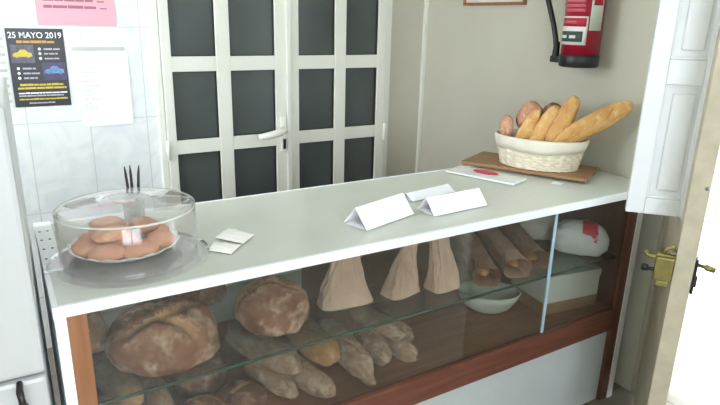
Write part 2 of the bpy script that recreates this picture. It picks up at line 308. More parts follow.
# ------------------------------------------------------------------ glass showcase counter
K = thing('display_counter', 'long glass fronted bread counter with pale grey top and white edges', 'counter', (0, 0, 0))
CX0, CX1, CY0, CY1, ZT = .035, 2.205, 1.29, 1.90, .95
box('worktop', M['laminate'], CX0+.012, CX1, CY0+.012, CY1-.012, .927, ZT-.0005, parent=K)
bm = bmesh.new(); bx(bm, CX0, CX1, CY0, CY0+.0125, .924, ZT+.001, .002); bx(bm, CX0, CX1, CY1-.0125, CY1, .924, ZT+.001, .002); bx(bm, CX0, CX0+.0125, CY0+.012, CY1-.012, .924, ZT+.001, .002)
obj('edging', bm, M['edge'], K)
pl = box('peg_strip', M['edge'], CX0+.001, CX0+.045, 1.50, CY1-.002, ZT, ZT+.006, parent=K, bev=.001)
for j in range(4):
    for i in range(2):
        bm = bmesh.new(); lathe(bm, [(0, 0), (.0035, 0), (.0035, .0012), (0, .0012)], 10, (CX0+.012+.02*i, 1.58+.075*j, ZT+.006)); obj('peg_hole', bm, M['pen'], pl)
bm = bmesh.new(); bx(bm, .037, .060, 1.295, 1.895, 0, .924); obj('end_panel', bm, M['edge'], K)
bm = bmesh.new(); bx(bm, 2.098, 2.128, 1.295, 1.895, 0, .924); obj('end_panel', bm, M['edge'], K)
bm = bmesh.new(); bx(bm, .060, .101, 1.30, 1.335, 0, .924); bx(bm, .060, .066, 1.335, 1.88, .34, .924); obj('upright', bm, M['orange_wood'], K)
bm = bmesh.new(); bx(bm, 2.052, 2.098, 1.30, 1.335, 0, .924); bx(bm, 2.090, 2.098, 1.335, 1.88, .34, .924); obj('upright', bm, M['red_wood_z'], K)
box('bottom_rail', M['red_wood'], .101, 2.052, 1.302, 1.33, .343, .438, parent=K, bev=.002)
box('cabinet_floor', M['floor_wood'], .066, 2.09, 1.33, 1.875, .392, .418, parent=K)
box('kick_panel', M['kick_board'], .101, 2.052, 1.318, 1.328, .0, .343, parent=K)
box('back_panel', M['white_board'], .066, .90, 1.868, 1.874, .50, .924, parent=K)
box('back_sliding_door', M['floor_wood'], .88, 2.09, 1.876, 1.884, .42, .924, parent=K)
box('back_rail', M['floor_wood'], .066, 2.09, 1.86, 1.876, .418, .50, parent=K)
g = box('sliding_glass', M['glass_pane'], .101, 1.632, 1.316, 1.320, .438, .924, parent=K)
box('polished_edge', M['glass_edge'], 1.632, 1.646, 1.3155, 1.3205, .438, .924, parent=g)
g = box('sliding_glass', M['glass_pane'], 1.647, 2.052, 1.312, 1.316, .438, .924, parent=K)
sh = box('glass_shelf', M['glass_shelf'], .066, 2.09, 1.342, 1.82, .652, .660, parent=K)
box('shelf_edge', M['shelf_edge'], .066, 2.09, 1.338, 1.342, .652, .660, parent=sh)
for x in (.066, 2.068):
    for y in (1.40, 1.76): box('shelf_bracket', M['steel'], x, x+.022, y, y+.012, .638, .652, parent=sh, bev=.002)

# ------------------------------------------------------------------ refrigerator on the left
F = thing('refrigerator', 'pale grey two door refrigerator beside the left end of the counter', 'refrigerator', (0.006, 1.255, 0), R(-1.6))
bm = bmesh.new(); bx(bm, -.56, 0, .05, .62, .03, 1.385, .008); obj('body', bm, M['fridge_side'], F, True)
bm = bmesh.new(); bx(bm, -.56, 0, 0, .048, .826, 1.385, .010); obj('door', bm, M['fridge'], F)
d = box('door', M['fridge'], -.56, 0, 0, .048, .06, .818, parent=F, bev=.010)
bm = bmesh.new(); tube(bm, [(-.050, .004, .812), (-.050, -.03, .812), (-.049, -.036, .806), (-.047, -.036, .768), (-.047, -.03, .760), (-.047, .004, .760)], .007, 10); obj('handle', bm, M['black_metal'], d, True)
bm = bmesh.new(); bx(bm, -.54, -.02, .03, .60, 0, .06); obj('plinth', bm, M['dark'], F)

# ------------------------------------------------------------------ posters and sheets on the tiles
def text_bm(s, size, loc, target_w=None, bold=0.0):
    c = bpy.data.curves.new('t', 'FONT'); c.body = s; c.size = size; c.extrude = 0.0004; c.offset = bold; c.align_x = 'LEFT'
    o = bpy.data.objects.new('t', c); COL.objects.link(o); dg = bpy.context.evaluated_depsgraph_get(); me = bpy.data.meshes.new_from_object(o.evaluated_get(dg))
    bpy.data.objects.remove(o); bm = bmesh.new(); bm.from_mesh(me); bpy.data.meshes.remove(me)
    xs = [v.co.x for v in bm.verts]; w = max(xs)-min(xs); k = target_w/w if target_w else 1; mn = min(xs)
    for v in bm.verts: v.co = Vector((loc[0]+(v.co.x-mn)*k, loc[1]-v.co.z, loc[2]+v.co.y))
    return bm
def lines_bm(x0, x1, z, h, y, seed, gap=.25):
    # a row of word-like strokes
    rnd = random.Random(seed); bm = bmesh.new(); x = x0
    while x < x1-.002:
        w = min(x1-x, rnd.uniform(1.4, 5.0)*h); hh = h*rnd.uniform(.8, 1)
        bx(bm, x, x+w, y-.0006, y, z, z+hh); x += w+h*gap*rnd.uniform(1.2, 2.4)
    return bm
P = thing('poster', 'black event poster headed 25 MAYO 2019 with two car pictures', 'poster', (.164, YW-.002, 1.327), R(0))
P.rotation_euler = (0, R(0.0), 0)
box('sheet', M['poster_black'], -.108, .108, -.0008, 0.0, -.163, .163, parent=P)
obj('headline', text_bm('25 MAYO 2019', .034, (-.100, -.001, .124), .200, .0004), M['print_white'], P)
obj('yellow_line', lines_bm(-.072, .07, .103, .011, -.001, 1, .12), M['print_orange'], P)
q = box('picture', M['print_photo'], -.098, -.012, -.0012, -.0008, .022, .096, parent=P)
def car_bm(cx, cz, s, y):
    bm = bmesh.new(); pr = [(-1, -.3), (-.98, .02), (-.8, .16), (-.45, .22), (-.2, .5), (.3, .52), (.6, .22), (.95, .12), (1, -.28), (.75, -.3), (.62, -.42), (.45, -.3), (-.45, -.3), (-.6, -.42), (-.75, -.3)]
    a = [bm.verts.new((cx+x*s, y, cz+z*s)) for x, z in pr]; b_ = [bm.verts.new((cx+x*s, y-.0005, cz+z*s)) for x, z in pr]
    bm.faces.new(a); bm.faces.new(b_[::-1])
    for i in range(len(pr)): bm.faces.new((a[i], b_[i], b_[(i+1) % len(pr)], a[(i+1) % len(pr)]))
    return bm
obj('printed_car', car_bm(-.056, .058, .036, -.0012), M['print_yellow'], q)
q = box('picture', M['print_violet'], .012, .102, -.0012, -.0008, -.052, .022, parent=P)
obj('printed_car', car_bm(.057, -.012, .038, -.0012), M['print_blue'], q)
for k, (xa, xb, z) in enumerate(((.026, .088, .075), (.026, .078, .056), (.026, .082, .036), (-.062, -.01, -.005), (-.062, 0, -.025), (-.062, -.01, -.045))):
    obj('small_print', lines_bm(xa, xb, z, .007, -.001, 20+k), M['print_grey'], P)
    bm = bmesh.new(); lathe(bm, [(0, 0), (.006, 0), (.006, .0006), (0, .0006)], 12); bmesh.ops.rotate(bm, verts=bm.verts[:], cent=(0, 0, 0), matrix=Matrix.Rotation(PI/2, 3, 'X')); bmesh.ops.translate(bm, verts=bm.verts[:], vec=(xa-.016, -.0008, z+.004)); obj('bullet', bm, M['print_white'], P)
for k, (xa, xb, z, h, mm) in enumerate(((-.08, .085, -.074, .009, 'print_yellow'), (-.09, .096, -.088, .009, 'print_yellow'), (-.09, .098, -.108, .007, 'print_white'), (-.09, .085, -.119, .006, 'print_grey'), (-.09, .096, -.134, .007, 'print_yellow'), (-.055, .045, -.150, .006, 'print_grey'))):
    obj('text_line', lines_bm(xa, xb, z, h, -.001, 40+k, .12), M[mm], P)

P = thing('price_sheet', 'pink price sheet taped high on the tiles, running out of view', 'paper', (.335, YW-.002, 1.503), 0)
box('sheet', M['pink_paper'], -.155, .157, -.0008, 0, 0, .21, parent=P)
for k, (xa, xb, z) in enumerate(((-.125, .125, .071), (-.125, .115, .099), (-.125, .12, .127), (-.125, .12, .155))):
    obj('text_line', lines_bm(xa, xb-.045, z, .013, -.001, 60+k, .12), M['ink'], P); obj('text_line', lines_bm(xb-.03, xb, z, .006, -.001, 70+k, .12), M['ink'], P)

P = thing('plastic_sleeve', 'white sheet in a clear sleeve taped on tiles right of black poster', 'paper', (.415, YW-.002, 1.232), 0)
box('sheet', M['paper'], -.108, .112, -.0008, 0, -.17, .165, parent=P)
box('tape', M['paper_edge'], -.118, .10, -.0012, -.0008, .165, .182, parent=P)
for k in range(11): obj('text_line', lines_bm(-.085, -.085+.03+.02*(k % 3), .11-.02*k, .006, -.001, 80+k), M['pale_ink'], P)
bm = bmesh.new(); bx(bm, .02, .112, -.003, -.0012, -.168, .12); obj('loose_flap', bm, M['paper'], P)

P = thing('notice', 'faded striped notice on the tiles at far left above refrigerator', 'paper', (.0, YW-.002, 1.30), 0)
box('sheet', M['white_board'], -.16, .052, -.0008, 0, -.135, .19, parent=P)
for k in range(9): box('stripe', M['label_pale_green'] if k % 2 else M['print_grey'], -.15, .045, -.0013, -.0008, -.115+.032*k, -.103+.032*k, parent=P)

# ------------------------------------------------------------------ fire extinguisher and picture on the right wall
E_ = thing('fire_extinguisher', 'red fire extinguisher with black base hung on the plaster wall', 'fire extinguisher', (2.128, 1.700, 1.386))
rr = .078
bm = bmesh.new(); lathe(bm, [(0, .05), (rr, .05), (rr, .42), (rr*.93, .46), (rr*.6, .495), (.028, .51), (.028, .53), (0, .53)], 48); obj('cylinder', bm, M['red_paint'], E_, True)
bm = bmesh.new(); lathe(bm, [(0, 0), (rr*.96, 0), (rr+.003, .006), (rr+.003, .048), (rr, .052), (0, .052)], 48); obj('base_ring', bm, M['black_plastic'], E_, True)
bm = bmesh.new(); lathe(bm, [(0, .53), (.022, .53), (.022, .575), (0, .575)], 20); bx(bm, -.012, .012, -.02, .10, .575, .59, .003); bx(bm, -.012, .012, -.02, .12, .61, .622, .003); obj('valve', bm, M['black_plastic'], E_)
# hose: from the valve down the left (far) side to the nozzle clip
def bez(p, n_=20):
    P_ = [Vector(a) for a in p]; out = []
    for i in range(n_+1):
        t = i/n_; out.append(P_[0]*(1-t)**3+P_[1]*3*t*(1-t)**2+P_[2]*3*t*t*(1-t)+P_[3]*t**3)
    return out
bm = bmesh.new(); tube(bm, bez([(0, .03, .56), (0, .46, .60), (-.01, .15, .26), (-.01, .122, .085)]), .0115, 12); obj('hose', bm, M['black_plastic'], E_, True)
bm = bmesh.new(); tube(bm, [(-.01, .118, .10), (-.01, .118, .03), (-.01, .118, .015)], [.013, .016, .012], 12); bx(bm, -.02, .006, .075, .14, .012, .040, .003); obj('nozzle', bm, M['black_plastic'], E_)
bm = bmesh.new(); bx(bm, .078, .1015, -.02, .02, .15, .48); obj('wall_bracket', bm, M['steel'], E_)
def patch(a0, a1, z0, z1, m, lift, nm='label_panel', parent=None):
    # curved label hugging the cylinder; angles in degrees from -X, growing towards -Y (to the right in the photo)
    bm = bmesh.new(); N = 14
    for r_ in (rr+lift, rr+lift-.0004):
        pass
    prev = None
    for i in range(N+1):
        a = R(180+a0+(a1-a0)*i/N); r_ = rr+lift
        v = [bm.verts.new((r_*math.cos(a), r_*math.sin(a), z)) for z in (z0, z1)]+[bm.verts.new(((r_-.0006)*math.cos(a), (r_-.0006)*math.sin(a), z)) for z in (z0, z1)]
        if prev:
            bm.faces.new((prev[0], v[0], v[1], prev[1])); bm.faces.new((prev[2], prev[3], v[3], v[2])); bm.faces.new((prev[0], prev[2], v[2], v[0])); bm.faces.new((prev[1], v[1], v[3], prev[3]))
        else: bm.faces.new((v[0], v[1], v[3], v[2]))
        prev = v
    bm.faces.new((prev[0], prev[2], prev[3], prev[1]))
    return obj(nm, bm, m, parent or E_, True)
for k in range(4): patch(-48, 40, .222+.018*k, .235+.018*k, M['label_pink'], .0008, 'lettering_line')
w = patch(-50, 52, .092, .205, M['label_white'], .0008)
patch(-44, 47, .165, .198, M['label_red'], .0016, 'label_print', w); patch(-36, 18, .176, .188, M['label_pink'], .0022, 'label_print', w)
patch(-44, 40, .104, .146, M['label_green'], .0016, 'label_print', w); patch(-36, -10, .118, .130, M['label_white'], .0022, 'label_print', w); patch(0, 20, .118, .130, M['label_white'], .0022, 'label_print', w)
w = patch(56, 100, .150, .300, M['label_pale_green'], .0008); patch(62, 94, .248, .275, M['label_red'], .0016, 'label_print', w)
patch(-46, 60, .318, .345, M['label_white'], .0008); patch(-40, 50, .36, .39, M['label_pink'], .0008, 'lettering_line')

P = thing('framed_picture', 'small wooden framed picture on the plaster wall, cut by upper photo edge', 'picture', (XW, 2.345, 1.80))
bm = bmesh.new(); a, b_ = .222, .155
bx(bm, -.018, 0, -a, a, -b_, -b_+.014, .002); bx(bm, -.018, 0, -a, a, b_-.014, b_, .002); bx(bm, -.018, 0, -a, -a+.014, -b_+.014, b_-.014, .002); bx(bm, -.018, 0, a-.014, a, -b_+.014, b_-.014, .002)
obj('frame', bm, M['frame_wood'], P)
box('print', M['photo_print'], -.008, 0, -a+.013, a-.013, -b_+.013, b_-.013, parent=P)

# ------------------------------------------------------------------ opened entrance door leaf with its inner shutter
HX, HY = 1.671, .861
ang = math.atan2(1.248-HY, 2.262-HX)
L = struct(obj('door_2', (lambda bm: (bx(bm, 0, .07, -.026, .026, .03, 2.22, .003), bx(bm, .60, .655, -.026, .026, .03, 2.22, .003), bx(bm, .07, .60, -.024, .024, .03, .985, .003), bx(bm, .07, .60, -.024, .024, 2.12, 2.22, .003), bm)[-1])(bmesh.new()), M['stile']))
L.location = (HX, HY, 0); L.rotation_euler = (0, 0, ang)
box('pane', M['glass_pane'], .066, .604, -.003, .003, .98, 2.125, parent=L)
# shutter: panelled, hinged on the inner side of the stile
p0 = Vector((1.669, 1.077)); p1 = Vector((1.776, .949)); dv = (p1-p0); wsh = dv.length-.004
SH = bpy.data.objects.new('shutter', None)
ob = None
bm = bmesh.new(); wz0, wz1 = .987, 2.05
def shb(x0, x1, y0, y1, z0, z1, bv=.003): bx(bm, x0, x1, y0, y1, z0, z1, bv)
st = .052; rts = .012
shb(0, st, 0, .026, wz0, wz1); shb(wsh-rts, wsh, 0, .026, wz0, wz1)
shb(st, wsh-rts, 0, .026, wz0, wz0+.052); shb(st, wsh-rts, 0, .026, 1.392, 1.465); shb(st, wsh-rts, 0, .026, wz1-.06, wz1)
for z0, z1 in ((wz0+.052, 1.392), (1.465, wz1-.06)):
    shb(st-.002, wsh-rts+.002, .013, .019, z0-.002, z1+.002, 0)
    shb(st, st+.008, .006, .014, z0, z1, .003); shb(st, wsh-rts, .006, .014, z0, z0+.008, .003); shb(st, wsh-rts, .006, .014, z1-.008, z1, .003)
    shb(st+.026, wsh-rts-.010, .007, .016, z0+.026, z1-.026, .006)
ob = obj('shutter', bm, M['shutter'], L)
sa = math.atan2(dv.y, dv.x)
Mw = Matrix.Translation((p0.x, p0.y, 0)) @ Matrix.Rotation(sa, 4, 'Z')
ob.matrix_parent_inverse = Matrix.Identity(4)
ob.matrix_basis = (Matrix.Translation(L.location) @ Matrix.Rotation(ang, 4, 'Z')).inverted() @ Mw
# brass rim latch on the inner face, iron handle on the outer face (leaf local: x along the leaf, +y inner face)
lk = bmesh.new(); bx(lk, .004, .032, .0262, .078, .815, .893, .006); bx(lk, .008, .028, .034, .070, .797, .816, .005); bx(lk, .006, .030, .040, .078, .893, .902, .003)
lk = obj('rim_latch', lk, M['brass'], L)
bm = bmesh.new(); tube(bm, [(.018, .066, .892), (.018, .090, .886), (.018, .104, .890), (.018, .108, .902)], [.006, .006, .006, .007], 10); obj('latch_lever', bm, M['brass'], lk, True)
bm = bmesh.new(); tube(bm, [(.018, .074, .846), (.018, .098, .846)], [.006, .006], 10); lathe(bm, [(0, -.012), (.010, -.008), (.010, .008), (0, .012)], 16, (.018, .104, .848)); obj('latch_knob', bm, M['black_metal'], lk, True)
bm = bmesh.new(); tube(bm, [(.018, .060, .900), (.018, .052, .918), (.018, .038, .928), (.018, .030, .912)], [.006, .006, .007, .006], 10); bx(bm, .010, .026, .0262, .050, .888, .900, .002); obj('keeper_hook', bm, M['brass'], lk, True)
bm = bmesh.new(); bx(bm, -.004, .030, -.034, -.0262, .795, .905, .002); bx(bm, .004, .022, -.040, -.034, .815, .85, .002); hp = obj('handle_plate', bm, M['black_metal'], L)
bm = bmesh.new(); tube(bm, [(.012, -.034, .885), (.012, -.052, .882), (.012, -.054, .882), (.012, -.058, .881), (.012, -.080, .876)], [.006, .006, .009, .010, .009], 12); obj('handle', bm, M['brass'], hp, True)
for z in (1.12, 1.40):
    bm = bmesh.new(); lathe(bm, [(0, -.006), (.006, -.003), (.006, .003), (0, .006)], 10, (-.001, -.018, z)); obj('screw', bm, M['steel'], L, True)

# ------------------------------------------------------------------ bread makers
def loaf_mesh(sx, sy, sz, seed, cuts=(), flat=.45, pw=2.3, sub=5, rough=.05, lump=0.12, cw=.10, cdep=.09):
    """unit sphere shaped to half sizes sx, sy, sz; cuts are segments in (x, y) of the unit disc"""
    bm = bmesh.new(); bmesh.ops.create_icosphere(bm, subdivisions=sub, radius=1)
    cf = {}
    for v in bm.verts:
        p = v.co.copy(); u = Vector((p.x, p.y, p.z)); k = (abs(u.x)**pw+abs(u.y)**pw+abs(u.z)**pw)**(-1/pw); q = u*k
        if q.z < -flat: q.z = -flat-(abs(q.z)-flat)*.15
        d = 1+lump*noise.noise(q*1.3+Vector((seed*7.1, 3, seed)))+rough*noise.noise(q*4+Vector((seed, seed*3, 1)))
        cutv = 0
        if q.z > -.1:
            for (ax, ay, bx_, by_) in cuts:
                a = Vector((ax, ay)); b_ = Vector((bx_, by_)); w = Vector((q.x, q.y)); t = max(0, min(1, (w-a).dot(b_-a)/(b_-a).length_squared)); dd = (w-(a+(b_-a)*t))
                ds = Vector((dd.x*sx/max(sx, sy), dd.y*sy/max(sx, sy))).length/(cw*min(1, 1))
                cutv = max(cutv, math.exp(-ds*ds)); lip = math.exp(-(ds-1.7)**2)
                d += cdep*.35*lip
        d -= cdep*cutv; v.co = Vector((q.x*sx*d, q.y*sy*d, q.z*sz*d)); cf[v.index] = cutv
    bm.verts.ensure_lookup_table()
    for f in bm.faces:
        if sum(cf[v.index] for v in f.verts)/3 > .45: f.material_index = 1
    zmin = min(v.co.z for v in bm.verts)
    for v in bm.verts: v.co.z -= zmin
    return bm
def loaf(name, label, loc, sz, m, seed, rz=0, cuts=(), tilt=(0, 0), group=None, cat='bread', cm='crumb', **kw):
    o = obj(name, loaf_mesh(*sz, seed, cuts, **kw), [M[m], M[cm]], None, True, loc)
    o.rotation_euler = (tilt[0], tilt[1], rz); return tag(o, label, cat, group)
def baton_cuts(n_): return [(-.75+1.5*(i+.1)/n_, -.35, -.75+1.5*(i+.85)/n_, .35) for i in range(n_)]
def baton(label, a, b_, z, r_, m, seed, group, n_=2, pitch=0, za=None, zb=None, name='baton', cat='bread', rv=1.0, cdep=.10):
    """long loaf between plan points a (far end) and b_ (near end); z is its underside"""
    a = Vector(a); b2 = Vector(b_); d = b2-a; c = (a+b2)/2
    o = obj(name, loaf_mesh(d.length/2, r_, r_*rv, seed, baton_cuts(n_) if n_ else (), flat=.75, pw=2.5, sub=5, lump=.13, rough=.03, cw=.06, cdep=cdep*.7), [M[m], M['crumb']], None, True, (c.x, c.y, z))
    o.rotation_euler = (0, pitch, math.atan2(d.y, d.x)); return tag(o, label, cat, group)

# upper shelf (top of glass .660)
ZS, ZF = .6605, .4185
GU = 'round loaves on the glass shelf'
loaf('round_loaf', 'largest round floured loaf on the glass shelf at left, torn crust', (.298, 1.490, ZS), (.142, .132, .092), 'loaf', 1, R(20), [(-.75, -.15, .1, -.38), (.15, -.30, .8, -.1), (-.2, -.38, .1, -.85)], group=GU, cw=.11, cdep=.15)
loaf('round_loaf', 'dark round loaf standing behind the largest round loaf on the shelf', (.415, 1.725, ZS+.002), (.145, .085, .115), 'loaf_dark', 2, R(10), [(-.5, .3, .5, .3)], group=GU)
loaf('round_loaf', 'oval split loaf on the shelf between biggest loaf and paper bags', (.622, 1.495, ZS), (.106, .098, .090), 'loaf', 3, R(-20), [(-.85, -.12, -.1, -.02), (-.1, -.02, .85, -.18)], group=GU, cw=.13, cdep=.20)

def paper_bag(label, loc, w, d, h, rz, seed, m='kraft', peak=.35, lean=(0, 0), group='paper bags standing on the glass shelf'):
    """standing paper bag with sharp creases, gathered and folded at the top"""
    bm = bmesh.new(); N, Kk = 34, 8; rings = []; rnd = random.Random(seed)
    for j in range(Kk+1):
        t = j/Kk; ww = w/2*(1-(1-peak)*t**1.1); dd = d/2*max(.08, 1-t*.92); ring = []
        for i in range(N):
            a = 2*PI*(i+.5*(j % 2))/N; c, s_ = math.cos(a), math.sin(a); e = .5
            x = ww*math.copysign(abs(c)**e, c); y = dd*math.copysign(abs(s_)**e, s_)
            k = 1+(.30*rnd.random()-.17)*(.2+t)-.62*abs(noise.noise(Vector((c*3.0+seed, s_*3.0, t*1.2+seed))))*min(1, t*2.2)
            zz = h*t*(1+.16*noise.noise(Vector((c*2.5, s_*2, seed)))*t)
            ring.append(bm.verts.new((x*k+lean[0]*t*t, y*k*(1+.5*(rnd.random()-.5)*t)+lean[1]*t*t, zz+(rnd.random()-.5)*.008*(0 < t < 1))))
        rings.append(ring)
    for j, (a_, b_) in enumerate(zip(rings, rings[1:])):
        for i in range(N):
            i2 = (i+1) % N
            if j % 2: bm.faces.new((a_[i], a_[i2], b_[i2])); bm.faces.new((a_[i], b_[i2], b_[i]))
            else: bm.faces.new((a_[i], a_[i2], b_[i])); bm.faces.new((a_[i2], b_[i2], b_[i]))
    bm.faces.new(rings[0][::-1]); bm.faces.new(rings[-1])
    o = obj('paper_bag', bm, M[m], None, False, loc); o.rotation_euler = (0, 0, rz); return tag(o, label, 'paper bag', group)
paper_bag('pale kraft paper bag with pinched top just right of the split loaf', (.890, 1.52, ZS), .185, .10, .225, R(-6), 3, peak=.35, lean=(.015, .02))
paper_bag('pale kraft bag leaning left, between two others behind the glass', (1.095, 1.49, ZS), .140, .09, .215, R(10), 8, peak=.30, lean=(.060, .0))
paper_bag('tall pale kraft bag at the right of the three standing bags', (1.250, 1.455, ZS), .125, .09, .235, R(4), 12, peak=.55, lean=(-.02, .03))
def sleeve(label, a, b_, z, w, h, seed, m='kraft_dark', bread_m='loaf_gold', sink=0):
    """baguette in an open paper sleeve lying on the shelf: sleeve mesh with the loaf end as a part"""
    a = Vector(a); b2 = Vector(b_); d = b2-a; Ln = d.length; c = (a+b2)/2
    T = thing('wrapped_baguette', label, 'bread', (c.x, c.y, z), math.atan2(d.y, d.x), 'wrapped baguettes lying on the glass shelf')
    bm = bmesh.new(); N, Kk = 32, 26; rings = []
    for j in range(Kk+1):
        t = j/Kk; x = -Ln/2+Ln*t; e = .5 if t > .1 else .5; pin = min(1, .35+t*3.2); fl = 1+.25*max(0, t-.85)/.15; ring = []
        for i in range(N):
            an = 2*PI*i/N; cc, ss = math.cos(an), math.sin(an)
            y = w/2*math.copysign(abs(cc)**.6, cc)*fl; zz = h/2*pin*math.copysign(abs(ss)**.6, ss)
            k = 1-.16*abs(noise.noise(Vector((cc*2+seed, ss*2, x*22))))+.06*noise.noise(Vector((seed, x*30, an)))
            ring.append(bm.verts.new((x+.012*noise.noise(Vector((cc*3, ss*3, seed+t)))*(t > .9), y*k, h/2+zz*k)))
        rings.append(ring)
    for p_, q_ in zip(rings, rings[1:]):
        for i in range(N): bm.faces.new((p_[i], p_[(i+1) % N], q_[(i+1) % N], q_[i]))
    bm.faces.new(rings[0][::-1])
    sl = obj('paper_sleeve', bm, M[m], T); mod = sl.modifiers.new('thick', 'SOLIDIFY'); mod.thickness = .0008
    bm = loaf_mesh(Ln*.44, w*.36, h*.36, seed+1, baton_cuts(4), flat=.8, sub=4, cw=.05)
    bmesh.ops.translate(bm, verts=bm.verts[:], vec=(.0, 0, h*.12)); obj('loaf', bm, [M[bread_m], M['crumb']], T, True)
    return T
sleeve('paper wrapped baguette nearest the three standing bags, slanting to the front', (1.60, 1.74), (1.385, 1.375), ZS+.001, .085, .075, 3)
sleeve('middle of three paper wrapped baguettes slanting across the shelf', (1.735, 1.77), (1.535, 1.375), ZS+.001, .085, .078, 5, m='kraft')
sleeve('paper wrapped baguette beside the crumpled clear plastic bag', (1.865, 1.77), (1.66, 1.40), ZS+.001, .085, .074, 7)
def pillow(name, label, cat, loc, sx, sy, sz, rz, seed, m, parts=None, group=None, pitch=0):
    bm = bmesh.new(); bmesh.ops.create_icosphere(bm, subdivisions=5, radius=1)
    for v in bm.verts:
        p = v.co; k = (abs(p.x)**2.6+abs(p.y)**2.6+abs(p.z)**2)**(-1/2.3); q = p*k
        w = 1+.07*noise.noise(q*2.5+Vector((seed, 0, 0)))+.05*abs(noise.noise(q*6+Vector((0, seed, 0))))
        v.co = Vector((q.x*sx*w, q.y*sy*w, max(q.z, -.6)*sz*w))
    zm = min(v.co.z for v in bm.verts)
    for v in bm.verts: v.co.z -= zm
    T = thing(name, label, cat, loc, rz, group); T.rotation_euler = (0, pitch, rz)
    o = obj('bag', bm, M[m], T, True); return T, o
T, o = pillow('bread_bag', 'white plastic bread bag printed with a red square at the right end', 'bag', (1.962, 1.450, ZS+.001), .112, .062, .080, R(-50), 4, 'plastic_bag')
# red printed patch following the bag surface
me = o.data; o.data.materials.append(M['bag_red'])
for p in me.polygons:
    c = p.center
    if p.normal.z > .1 and .005 < c.x < .065 and -.055 < c.y < .02: p.material_index = 1
T, o = pillow('bread_bag', 'crumpled clear grey plastic bag between wrapped baguettes and printed bag', 'bag', (1.935, 1.68, ZS+.002), .115, .065, .075, R(-60), 9, 'film')
loaf_ = obj('loaf', (lambda b_: (bmesh.ops.translate(b_, verts=b_.verts[:], vec=(0, 0, .01)), b_)[1])(loaf_mesh(.095, .05, .04, 14, baton_cuts(2), sub=4)), [M['loaf_gold'], M['crumb']], T, True)

# lower level (cabinet floor .418)
GB = 'floured long loaves on the cabinet floor'
baton('greyish floured long loaf on top of the pile under the split loaf', (.560, 1.74), (.668, 1.405), .505, .045, 'loaf_pale', 21, GB)
baton('golden tipped long loaf left of centre on the cabinet floor pile', (.77, 1.73), (.795, 1.405), .490, .050, 'loaf_gold', 22, GB)
baton('long loaf lying low beneath the golden tipped loaf', (.685, 1.66), (.752, 1.352), ZF, .040, 'loaf_pale', 23, GB)
baton('floured loaf end showing low between grey loaf and round loaves', (.585, 1.66), (.660, 1.42), ZF, .036, 'loaf_pale', 33, GB)
baton('floured long loaf with pale ridge, in the middle of the floor pile', (.92, 1.72), (.885, 1.355), ZF+.02, .046, 'loaf_pale', 24, GB, cdep=.14)
baton('short loaf end tucked under the right of the ridged loaf', (.905, 1.60), (.905, 1.345), ZF, .022, 'loaf_pale', 25, GB, 2)
baton('floured split loaf right of the ridged loaf on cabinet floor', (1.02, 1.68), (.985, 1.39), ZF+.02, .042, 'loaf_pale', 26, GB, 1)
baton('upper of the two rightmost floured loaves, beneath the standing bags', (1.03, 1.70), (1.075, 1.44), ZF+.068, .038, 'loaf_pale', 27, GB)
baton('lower rightmost floured loaf on the cabinet floor', (1.10, 1.66), (1.098, 1.395), ZF, .038, 'loaf_pale', 28, GB)
baton('rightmost loaf of the pile, lying behind its neighbour', (1.175, 1.72), (1.155, 1.50), ZF, .036, 'loaf_pale', 29, GB)
GR = 'small dark round loaves on the cabinet floor'
loaf('small_round_loaf', 'dark round loaf on the floor left of the long loaves', (.510, 1.480, ZF), (.070, .070, .045), 'loaf_dark', 31, .3, [(-.5, 0, .5, .1)], group=GR, cw=.12)
loaf('small_round_loaf', 'dark round loaf leaning behind, below right side of the biggest loaf', (.430, 1.645, ZF+.0), (.085, .080, .085), 'loaf_dark', 32, 1.3, [(-.5, 0, .5, .1)], group=GR, cw=.12)
loaf('small_round_loaf', 'brown round loaf under the glass shelf, directly below the biggest loaf', (.380, 1.46, ZF), (.070, .066, .045), 'loaf', 34, 2.3, [(-.4, .2, .5, -.1)], group=GR, cw=.12)
loaf('small_round_loaf', 'dark loaf low in front, stacked under the leaning dark loaf', (.455, 1.385, ZF), (.045, .036, .034), 'loaf_dark', 35, .8, (), group=GR)
GY = 'yellow rolls at the left end of the cabinet'
baton('upper yellow roll by the orange upright at left', (.15, 1.72), (.215, 1.50), .50, .040, 'loaf_gold', 41, GY, 2, name='bread_roll')
baton('lower yellow roll at the bottom left corner of the case', (.13, 1.66), (.195, 1.45), ZF, .040, 'loaf_gold', 42, GY, 2, name='bread_roll')
baton('narrow pale roll beside the yellow rolls, below the biggest loaf', (.275, 1.70), (.290, 1.47), ZF+.03, .033, 'loaf_pale', 43, GY, 2, name='bread_roll')
baton('golden roll on the shelf in the left corner beside the biggest loaf', (.125, 1.80), (.135, 1.56), ZS, .045, 'loaf_gold', 44, GY, 2, name='bread_roll')

T = thing('bowl', 'pale oval bowl on the cabinet floor under the wrapped baguettes', 'bowl', (1.615, 1.585, ZF), R(-35))
bm = bmesh.new(); lathe(bm, [(0, 0), (.055, 0), (.085, .022), (.108, .060), (.115, .085), (.111, .086), (.102, .062), (.080, .028), (.05, .006), (0, .006)], 48, (0, 0, 0), (1.1, .8)); obj('bowl_body', bm, M['bowl'], T, True)
bm = bmesh.new(); lathe(bm, [(.113, .084), (.118, .086), (.113, .090), (.109, .086), (.113, .084)], 48, (0, 0, 0), (1.1, .8)); obj('rim', bm, M['bowl'], T, True)
T = thing('carton', 'white carton with brown base on cabinet floor at right end', 'box', (1.93, 1.52, ZF), R(-8))
box('box_body', M['carton'], -.14, .14, -.11, .11, .052, .165, parent=T, bev=.003)
box('lid', M['carton'], -.143, .143, -.113, .113, .140, .170, parent=T, bev=.003)
box('base', M['tray_wood'], -.14, .14, -.11, .11, 0, .052, parent=T, bev=.002)

